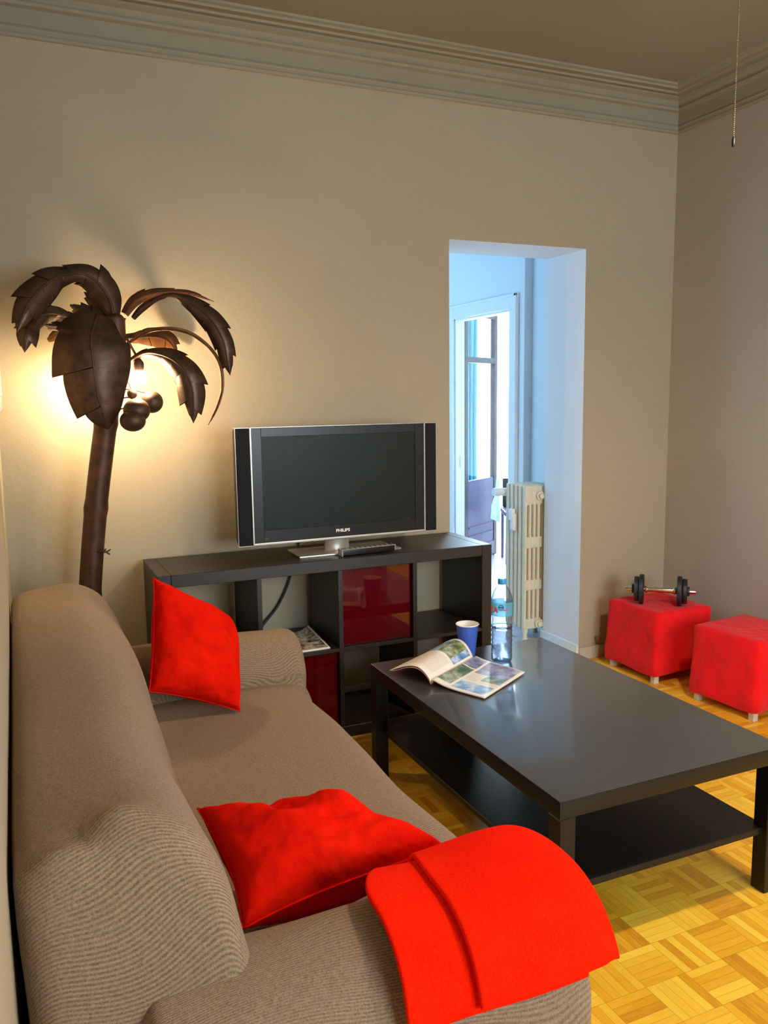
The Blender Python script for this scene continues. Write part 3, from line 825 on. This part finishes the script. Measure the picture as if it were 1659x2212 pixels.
# backrest: profile in (x,z)
bp = [(-.505, .06), (-.510, .30), (-.514, .60), (-.516, .765), (-.502, .822), (-.41, .845), (-.328, .848), (-.262, .822), (-.215, .775), (-.182, .70), (-.150, .58), (-.115, .45), (-.10, .30), (-.11, .08), (-.3, .055)]
bp = closed_smooth(bp, 90)
def gauss(p, c, s): return math.exp(-sum(((a - b) / q) ** 2 for a, b, q in zip(p, c, s)))
def back_warp(p):
    x, y, z = p
    dz = .010 * math.sin(y * 2.3 + .6) * smoothstep(.5, .8, z)
    n_ = noise.noise(V(x * 4, y * 2.2, z * 4)) * .016 + noise.noise(V(x * 11, y * 6, z * 11)) * .004
    bul = -.034 * smoothstep(-.55, -1.6, y) * smoothstep(-.38, -.16, x) * smoothstep(.30, .55, z)
    q = V(max(-.517, x) + n_ * .7 * smoothstep(-.5, -.4, x) + bul, y, z + dz + n_ * smoothstep(.6, .8, z))
    # puckers where the cover is pulled over the near top corner
    for c, s, a in (((-.375, -2.005, .84), (.035, .03, .06), .026), ((-.455, -2.05, .82), (.04, .022, .06), .022), ((-.415, -2.02, .83), (.02, .03, .05), -.012)):
        q.z += a * gauss(p, c, s)
    # face at the near end leans outward towards its foot
    if y < -1.85:
        k = smoothstep(-1.85, -2.1, y)
        q.y -= (.85 - z) * .16 * k * (1 if z > .3 else 1)
        q.x += .05 * k * (.85 - z) * smoothstep(-.25, -.50, x)
    return q
sweep('backrest', bp, -.165, -2.065, .075, .055, 60, lambda a, b, s: V(a, s, b), COVER, sofa, back_warp)
# seat: profile (x,z)
sp_ = [(-.25, .07), (-.25, .30), (-.20, .425), (-.05, .445), (.15, .452), (.32, .446), (.405, .428), (.445, .385), (.455, .30), (.445, .15), (.43, .07), (.1, .05)]
sp_ = closed_smooth(sp_, 80)
def seat_warp(p):
    x, y, z = p
    q = V(x, y, z)
    n_ = noise.noise(V(x * 3, y * 2.4 + 4, z * 3)) * .018
    q.x += (n_ * 1.2 + .012 * math.sin(y * 7)) * smoothstep(.2, .42, x)
    q.z += n_ * .5 * smoothstep(.3, .42, z) - .010 * gauss((x, y), (.12, -1.1), (.3, .7)) * smoothstep(.3, .42, z)
    q.x += .035 * smoothstep(-.55, -.35, y) * smoothstep(.3, .42, x) * (1 if y > -.6 else 0)
    return q
sweep('seat', sp_, -.30, -2.02, .03, .03, 60, lambda a, b, s: V(a, s, b), COVER, sofa, seat_warp)
# arms: profile (y,z), swept along x
def arm_prof(yo, yi, top):
    """yo outer y, yi inner y"""
    m = (yo + yi) / 2; w = (yo - yi)
    P_ = [(yo, .06), (yo, .30), (yo + .012 * (1 if w > 0 else -1), .46), (yo + .0 * w, .54), (m + w * .36, top - .03), (m + w * .12, top), (m - w * .16, top - .004), (m - w * .38, top - .05), (yi, top - .125), (yi + w * .02, .44), (yi + w * .02, .25), (yi, .06), (m, .05)]
    return closed_smooth(P_, 80)
def arm_warp(seed):
    def f(p):
        x, y, z = p
        n_ = noise.noise(V(x * 4 + seed, y * 5, z * 5)) * .012
        q = V(x, y, z + n_ * smoothstep(.45, .6, z) + .03 * smoothstep(.05, -.25, x) * smoothstep(.45, .62, z) * 0)
        q.x += n_ * smoothstep(.3, .4, x)
        return q
    return f
sweep('armrest', arm_prof(-.155, -.425, .605), .462, -.42, .055, .03, 40, lambda a, b, s: V(s, a, b), COVER, sofa, arm_warp(3))
sweep('armrest', arm_prof(-2.225, -1.905, .625), .365, -.36, .09, .03, 40, lambda a, b, s: V(s, a, b), COVER, sofa, arm_warp(9))
for x in (-.44, .36):
    for y in (-.24, -2.10):
        bm = bmesh.new(); box(bm, x - .025, x + .025, y - .025, y + .025, 0, .075, .004, 1); obj('foot', bm, IRON, sofa)

# ------------------------------------------------------------------ cushions
def cushion(name, label, c4, thick, seed, mat=RED, pinch=.10, dents=(), N=44, soft=None):
    c4 = [V(*c) for c in c4]
    cen = sum(c4, V(0, 0, 0)) / 4
    nrm = (c4[2] - c4[0]).cross(c4[3] - c4[1]).normalized()
    t = thing(name, label, 'cushion', cen)
    verts, faces = [], []
    def pt(u, v, side):
        # concave edges: pull mid-edges toward centre
        eu, ev = 2 * u - 1, 2 * v - 1
        k = 1 - pinch * (1 - ev * ev) * (abs(eu) ** 3); l = 1 - pinch * (1 - eu * eu) * (abs(ev) ** 3)
        if soft is not None:   # one corner of the cover is blunt and turned in
            su, sv = ((-1, -1), (1, -1), (1, 1), (-1, 1))[soft]
            q_ = max(0, su * eu) ** 4 * max(0, sv * ev) ** 4
            k *= 1 - .22 * q_; l *= 1 - .22 * q_
        uu, vv = .5 + .5 * eu * k, .5 + .5 * ev * l
        p = c4[0] * (1 - uu) * (1 - vv) + c4[1] * uu * (1 - vv) + c4[2] * uu * vv + c4[3] * (1 - uu) * vv
        f = max(0, (1 - eu ** 2)) ** .42 * max(0, (1 - ev ** 2)) ** .42
        h = thick * .5 * f
        wr = noise.noise(V(u * 4 + seed, v * 4, side)) * .018 + abs(noise.noise(V(u * 3 - seed, v * 6, side * 2))) * -.020 + noise.noise(V(u * 11, v * 9 + seed, side)) * .005
        h += wr * f ** .7
        for (du, dv, su, sv, a, sd) in dents:
            if sd == side: h += a * math.exp(-((u - du) / su) ** 2 - ((v - dv) / sv) ** 2)
        return p + nrm * side * h - cen
    grid = {}
    for side in (1, -1):
        for j in range(N + 1):
            for i in range(N + 1):
                edge = i in (0, N) or j in (0, N)
                if side == -1 and edge: grid[(side, i, j)] = grid[(1, i, j)]; continue
                grid[(side, i, j)] = len(verts); verts.append(pt(i / N, j / N, side if not edge else 0))
        for j in range(N):
            for i in range(N):
                q = [grid[(side, i, j)], grid[(side, i + 1, j)], grid[(side, i + 1, j + 1)], grid[(side, i, j + 1)]]
                faces.append(q if side == 1 else q[::-1])
    o = raw('cushion_cover', verts, faces, mat, t)
    m = o.modifiers.new('sub', 'SUBSURF'); m.levels = 1; m.render_levels = 1
    # seam piping along the edge
    bm = bmesh.new(); ring = [(i, 0) for i in range(N)] + [(N, j) for j in range(N)] + [(i, N) for i in range(N, 0, -1)] + [(0, j) for j in range(N, 0, -1)]
    tube(bm, [V(*verts[grid[(1, i, j)]]) for i, j in ring] + [V(*verts[grid[(1, 0, 0)]])], .0022, 6, False)
    obj('seam', bm, mat, t, True)
    return t
cushion('cushion', 'plump red cushion propped upright in the far corner of the sofa', [(-.084, -.485, .890), (.196, -.43, .710), (.146, -.64, .452), (-.137, -.64, .565)], .20, 2, pinch=.05, soft=1)
cushion('cushion', 'crumpled red cushion lying against the near arm of the sofa', [(-.165, -1.52, .60), (.10, -1.665, .555), (.268, -1.845, .575), (-.165, -1.89, .55)], .193, 5, pinch=.10,
        dents=((.38, .25, .10, .22, -.03, 1), (.42, .25, .10, .22, -.03, -1), (.70, .45, .15, .2, .03, 1), (.70, .45, .15, .2, .03, -1)))

# ------------------------------------------------------------------ red throw over the near arm
def arm_surface():
    """outer line over the arm from inside to outside, list of (y,z)"""
    return [(-1.885, .50), (-1.888, .545), (-1.905, .590), (-1.945, .630), (-2.00, .651), (-2.07, .655), (-2.14, .646), (-2.20, .618), (-2.238, .575), (-2.250, .530), (-2.252, .49)]
def throw_layer(x0a, x0b, x1a, x1b, lift, s0, s1, seed, hem=0):
    base = catmull(arm_surface(), 8); n = len(base)
    NS, NXX = 60, 40
    vs, fs = [], []
    for j in range(NS + 1):
        s = s0 + (s1 - s0) * j / NS
        f = s * (n - 1); i0 = min(n - 2, int(f)); t_ = f - i0
        y = base[i0][0] * (1 - t_) + base[i0 + 1][0] * t_; z = base[i0][1] * (1 - t_) + base[i0 + 1][1] * t_
        g = (base[min(n - 1, i0 + 1)][0] - base[i0][0], base[min(n - 1, i0 + 1)][1] - base[i0][1]); l = math.hypot(*g); ny, nz = g[1] / l, -g[0] / l
        xa = x0a + x0b * (1 - smoothstep(.15, .50, s)) - .02 * smoothstep(.5, .9, s); xb = x1a + (x1b - x1a) * j / NS
        for i in range(NXX + 1):
            u = i / NXX; x = xa + (xb - xa) * u
            wv = .006 * noise.noise(V(x * 5, s * 3 + seed, 1)) + .003 * math.sin(x * 22 + s * 4)
            h = lift + wv
            X, Y, Z = x, y + ny * h, z + nz * h
            # past the rounded front of the arm the cloth falls away
            ov = max(0, x - .33)
            Z -= ov * ov * 6.0
            X -= ov * ov * 1.2
            Y += ov * .35 * smoothstep(-2.05, -2.25, y)
            vs.append((X, Y, Z))
    for j in range(NS):
        for i in range(NXX):
            a = j * (NXX + 1) + i; fs.append((a, a + 1, a + NXX + 2, a + NXX + 1))
    return vs, fs
th = thing('throw_blanket', 'folded bright red fleece throw draped over the near arm of the sofa', 'blanket', (0, 0, 0))
for nm, args in (('lower_fold', (.005, .10, .345, .300, .006, .15, .84, 3)), ('upper_fold', (.118, .035, .405, .375, .019, .09, .822, 8))):
    vs, fs = throw_layer(*args)
    o = raw(nm, vs, fs, REDF, th); m = o.modifiers.new('t', 'SOLIDIFY'); m.thickness = .010; m.offset = 1
    m = o.modifiers.new('b', 'SUBSURF'); m.levels = 1; m.render_levels = 1

# ------------------------------------------------------------------ palm tree lamp
pl = thing('palm_lamp', 'floor lamp shaped like a palm tree with rusty metal fronds and glowing bulbs', 'floor lamp', (-.285, .19, 0))
LO = pl.location
def loc_(p): return V(*p) - LO
bm = bmesh.new(); lathe(bm, [(.0, 0), (.15, 0), (.155, .006), (.15, .014), (.06, .022), (.0, .022)][1:-1], 40); obj('base', bm, TRUNKM, pl, True, 40)
tp = catmull([(-.285, .19, .012), (-.268, .185, .35), (-.238, .178, .70), (-.195, .170, 1.05), (-.140, .160, 1.38), (-.095, .152, 1.62), (-.085, .150, 1.775)], 10)
rr = [.043 + (.0035 if i % 10 == 0 else 0) - .006 * smoothstep(.7, 1, i / 60) for i in range(len(tp))]
bm = bmesh.new(); tube(bm, [loc_(p) for p in tp], rr, 24); obj('trunk', bm, TRUNKM, pl, True, 60)
bm = bmesh.new()
tube(bm, [loc_((-.205, .135, .885)), loc_((-.165, .125, .882))], .0045, 8); tube(bm, [loc_((-.168, .125, .882)), loc_((-.155, .122, .892))], .003, 6)
tube(bm, [loc_((-.172, .125, .882)), loc_((-.158, .122, .872))], .003, 6); tube(bm, [loc_((-.180, .125, .882)), loc_((-.172, .122, .896))], .003, 6)
obj('screw_knob', bm, TRUNKM, pl, True)
LV = {
 'L6': [(-.148, .12, 1.785, .060), (-.182, .06, 1.70, .128), (-.183, .04, 1.60, .132), (-.176, .04, 1.50, .105), (-.158, .05, 1.41, .062), (-.140, .07, 1.355, 0)],
 'L1': [(-.087, .15, 1.773, .0181), (-.103, .13, 1.835, .0459), (-.131, .11, 1.881, .0543), (-.175, .09, 1.917, .042), (-.231, .07, 1.921, .030), (-.304, .03, 1.892, .048), (-.37, 0, 1.83, .052), (-.405, -.02, 1.773, .036), (-.434, -.03, 1.700, 0)],
 'L2': [(-.180, .14, 1.755, .016), (-.253, .12, 1.770, .0220), (-.292, .1, 1.78, .0261), (-.332, .06, 1.775, .028), (-.377, .03, 1.744, .034), (-.403, 0, 1.698, .0361), (-.413, 0, 1.635, 0)],
 'L3': [(-.02, .15, 1.774, .0091), (.018, .13, 1.815, .0134), (.074, .1, 1.849, .0085), (.125, .08, 1.858, .0095), (.186, .06, 1.828, .0304), (.252, .04, 1.771, .0417), (.296, .03, 1.693, .0381), (.311, .03, 1.615, .0247), (.322, .04, 1.554, 0)],
 'L3b': [(-.045, .18, 1.794, .0153), (-.001, .2, 1.848, .0215), (.062, .21, 1.875, .0217), (.132, .22, 1.887, .0139), (.221, .23, 1.886, .0102), (.315, .24, 1.857, 0)],
 'L4': [(-.05, .14, 1.675, .012), (.029, .12, 1.725, .0305), (.104, .1, 1.737, .052), (.186, .09, 1.72, .0585), (.256, .08, 1.666, .059), (.297, .08, 1.598, .0595), (.303, .08, 1.512, .0535), (.28, .09, 1.431, .0379), (.241, .1, 1.362, .0032)],
 'L5': [(-.060, .13, 1.600, .0073), (.001, .08, 1.639, .0133), (.054, .04, 1.635, .027), (.106, .01, 1.607, .0449), (.147, -.01, 1.553, .0528), (.165, -.01, 1.481, .0483), (.163, 0, 1.373, 0)],
 'L7': [(-.06, .18, 1.70, .016), (-.003, .2, 1.705, .0216), (.061, .26, 1.714, .035), (.13, .3, 1.702, .0389), (.171, .33, 1.653, .0066)],
 'L8': [(-.16, .17, 1.76, .018), (-.224, .16, 1.759, .0268), (-.271, .14, 1.743, .0206), (-.311, .12, 1.736, .0117), (-.344, .1, 1.742, 0)],
 'L9': [(-.090, .18, 1.76, .02), (-.099, .2, 1.783, .0367), (-.133, .24, 1.831, .0369), (-.159, .26, 1.862, .0215), (-.181, .28, 1.882, 0)],
 'L10': [(-.10, .17, 1.76, .02), (-.154, .18, 1.774, .0363), (-.196, .2, 1.801, .0272), (-.239, .22, 1.825, .003)],
 'L11': [(-.15, .18, 1.75, .012), (-.25, .2, 1.75, .018), (-.288, .27, 1.719, .0244), (-.322, .31, 1.697, .0074)]}
VIEW = V(.12, .99, 0); PLAIN = 1
def frond(key, pts):
    c = catmull(pts, 26); n = len(c)
    P_ = [V(*q[:3]) for q in c]; hw = [max(.0012, q[3]) for q in c]
    edge_on = key == 'L4'
    rng = random.Random(len(key) * 7 + ord(key[-1]))
    teeth = {'L6': 3.2, 'L1': 6, 'L3': 6, 'L5': 4.5}.get(key, 3.5)
    acc = 0; tot = sum((P_[i + 1] - P_[i]).length for i in range(n - 1)); s = [0]
    for i in range(n - 1): acc += (P_[i + 1] - P_[i]).length; s.append(acc / tot)
    vs, fs = [], []
    for i in range(n):
        t_ = (P_[min(i + 1, n - 1)] - P_[max(i - 1, 0)]).normalized()
        w_ = t_.cross(VIEW).normalized() if not edge_on else (VIEW - t_ * VIEW.dot(t_)).normalized() * 1
        if edge_on: w_ = (w_ + t_.cross(w_) * .12).normalized()
        nn = w_.cross(t_).normalized()
        if nn.y < 0: nn = -nn
        for sd, ph in ((1, 0), (-1, .45)):
            sv = (s[i] * teeth + ph) % 1.0
            act = (1 if s[i] > .22 else 0) * (1 if s[i] < .94 else 0)
            if key == 'L6' and sd == PLAIN: act = 0
            saw = 1.0 + act * (-.20 + .34 * sv ** .8)
            fwd = act * .034 * sv ** 4 * min(1, hw[i] / .035)
            h = hw[i] * saw
            vs.append(P_[i] + w_ * sd * h + t_ * fwd + nn * h * {'L6': .12, 'L4': .15}.get(key, .35))
            if sd == 1: vs.append(P_[i])
    # order per row: right edge, centre, left edge
    for i in range(n - 1):
        a = i * 3; b = a + 3
        fs += [(a, a + 1, b + 1, b), (a + 1, a + 2, b + 2, b + 1)]
    o = raw('frond', [v - LO for v in vs], fs, RUSTLIT if key in ('L4', 'L3b', 'L7', 'L11') else RUST, pl, True, 50)
    m = o.modifiers.new('t', 'SOLIDIFY'); m.thickness = .0016; m.offset = 0
    bm = bmesh.new(); tube(bm, [p - LO - VIEW * .002 for p in P_[:-8:2]], [.0055 - .0035 * q for q in s[:-8:2]], 8); obj('midrib', bm, TRUNKM if not edge_on else RUSTLIT, o, True)
for k, v in LV.items(): frond(k, v)
bm = bmesh.new(); ball(bm, loc_((-.085, .155, 1.765)), .036, (1, 1, .8)); obj('crown_hub', bm, RUST, pl, True)
for c, r, sc in (((-.035, .07, 1.425), .050, (1, 1, .9)), ((.030, .12, 1.456), .043, (1, 1, 1)), ((-.054, .05, 1.387), .048, (1, 1, .85)), ((-.042, .12, 1.488), .019, (1, 1, 1))):
    bm = bmesh.new(); ball(bm, loc_(c), r, sc, 28, 18); co_ = obj('coconut', bm, COCOM, pl, True)
    bm = bmesh.new(); tube(bm, [loc_(q) for q in catmull([(c[0], c[1], c[2] + r * .7), (-.06, .14, c[2] + .05), (-.12, .158, c[2] + .03)], 5)], .003, 6); obj('stem', bm, RUST, co_, True)
for c in ((-.012, .115, 1.552), (-.205, .285, 1.535)):
    bm = bmesh.new(); ball(bm, loc_(c), .029, (1, 1, 1), 24, 16); bb = obj('bulb', bm, BULB, pl, True)
    bb.visible_shadow = False
    bm = bmesh.new(); rs = 1 if c[0] > -.1 else 2.4  # rear socket widened into an unseen cup that blocks light up the wall
    lathe(bm, [(.016 * rs, 0), (.019 * rs, .012), (.019 * rs, .03), (.008, .046)], 20)
    for v in bm.verts: v.co += loc_((c[0], c[1], c[2] + .024))
    obj('socket', bm, RUST, pl, True, 40)
    bm = bmesh.new(); tube(bm, [loc_((c[0], c[1], c[2] + .065)), loc_((c[0] * .5 - .045, c[1] * .5 + .075, 1.70)), loc_((-.09, .15, 1.74))], .005, 8); obj('bulb_arm', bm, RUST, pl, True)

def lamp(kind, name, loc, energy, col, size=.1, rot=None, size_y=None, spread=None):
    ld = bpy.data.lights.new(name, kind); ld.energy = energy; ld.color = col
    if kind == 'AREA':
        ld.size = size
        if size_y: ld.shape = 'RECTANGLE'; ld.size_y = size_y
        if spread: ld.spread = spread
    else: ld.shadow_soft_size = size
    o = bpy.data.objects.new(name, ld); C.objects.link(o); o.location = loc
    if rot: o.rotation_euler = rot
    return o
WARM = (1, .70, .38)
lamp('POINT', 'palm_bulb_light', (-.012, .115, 1.552), 15, WARM, .014)
lamp('POINT', 'palm_bulb_light_rear', (-.205, .285, 1.535), 11, (1, .80, .42), .025)

# ------------------------------------------------------------------ ceiling lamp with pull chain
cl = thing('ceiling_lamp', 'ceiling lamp of which only the beaded pull chain hangs into view, upper right', 'ceiling lamp', (1.55, -1.62, ZC))
bm = bmesh.new(); lathe(bm, [(.07, 0), (.065, -.03), (.02, -.045)], 24); obj('canopy', bm, CHAINM, cl, True, 40)
bm = bmesh.new(); tube(bm, [(0, 0, -.04), (0, 0, -.30)], .011, 12); obj('rod', bm, CHAINM, cl, True)
bm = bmesh.new(); lathe(bm, [(.02, -.28), (.10, -.31), (.12, -.36), (.10, -.42), (.03, -.44)], 28); obj('motor_housing', bm, CHAINM, cl, True, 50)
bm = bmesh.new(); tube(bm, [(-.09, .05, -.40), (-.20, .10, -.42), (-.24, .115, -.44)], .005, 8); obj('chain_arm', bm, CHAINM, cl, True)
cx_, cy_ = 1.304 - 1.55, -1.5 + 1.62
bm = bmesh.new()
z = 2.585
while z > 2.125:
    ball(bm, (cx_, cy_, z - ZC), .0021, (1, 1, 1), 8, 6); z -= .0052
tube(bm, [(cx_, cy_, 2.585 - ZC), (cx_, cy_, 2.12 - ZC)], .0008, 6)
o = obj('pull_chain', bm, CHAINM, cl, True)
bm = bmesh.new(); lathe(bm, [(.0015, 2.128 - ZC), (.004, 2.120 - ZC), (.0045, 2.108 - ZC), (.003, 2.100 - ZC)], 12, cx_, cy_); obj('chain_knob', bm, IRON, cl, True)
bm = bmesh.new(); ball(bm, (0, 0, -.49), .06, (1, 1, 1)); gl = obj('globe', bm, emit('globe_glow', (1, .85, .65), 6), cl, True); gl.visible_shadow = False
cs = lamp('SPOT', 'ceiling_light', (1.55, -1.85, 2.28), 112, (1, .79, .58), .07)
cs.data.spot_size = math.radians(172); cs.data.spot_blend = .75

# ------------------------------------------------------------------ picture frame on the left wall
pf = thing('picture_frame', 'pale frame edge on the left wall at the left border of the picture', 'picture frame', (XL, -.9, 1.44))
bm = bmesh.new(); box(bm, 0.001, .028, -.35, .35, 0, .62, .004, 2); obj('frame', bm, LEGW, pf)
bm = bmesh.new(); box(bm, .027, .0295, -.31, .31, .04, .58); obj('canvas', bm, PH4, pf)

# ------------------------------------------------------------------ daylight and added fill lamps
lamp('AREA', 'window_daylight', (3.85, BY1 + .3, 1.3), 130, (.62, .84, 1), 1.6, (math.radians(-90), 0, 0), 2.3)
lamp('AREA', 'hall_fill', (.7, 2.2, 1.6), 34, (.36, .68, 1), 1.4, (0, math.radians(-90), 0), 1.8)  # added fill lamp standing in the unseen left part of the hall
lamp('AREA', 'room_fill', ((wx0 + wx1) / 2, YN + .02, 1.6), 17, (.80, .88, 1), 1.8, (math.radians(90), 0, 0), 1.4)  # soft fill lamp added behind the viewer, just inside the opening

wd = bpy.data.worlds.new('World'); bpy.context.scene.world = wd; wd.use_nodes = True
bg = wd.node_tree.nodes['Background']; bg.inputs[0].default_value = (.78, .93, 1, 1); bg.inputs[1].default_value = 14

# ------------------------------------------------------------------ camera
cam = bpy.data.cameras.new('camera'); co_ = bpy.data.objects.new('camera', cam); C.objects.link(co_)
r = V(.91334547, -.40695163, -.01379946); u = V(.06897848, .1212346, .99022429); f = V(.40130042, .90536873, -.13879998)
m = Matrix((( r.x, u.x, -f.x, -.4696), (r.y, u.y, -f.y, -3.2133), (r.z, u.z, -f.z, 1.4682), (0, 0, 0, 1)))
co_.matrix_world = m
cam.sensor_fit = 'HORIZONTAL'; cam.sensor_width = 36; cam.lens = 1794.43 / 1659 * 36; cam.clip_start = .02
bpy.context.scene.camera = co_
sc = bpy.context.scene
sc.view_settings.view_transform = 'Standard'; sc.view_settings.look = 'None'
sc.view_settings.exposure = 0
sc.cycles.use_denoising = True
sc.cycles.max_bounces = 7; sc.cycles.diffuse_bounces = 4; sc.cycles.transparent_max_bounces = 14
sc.cycles.use_adaptive_sampling = True; sc.cycles.adaptive_threshold = .025
sc.cycles.sample_clamp_indirect = 6
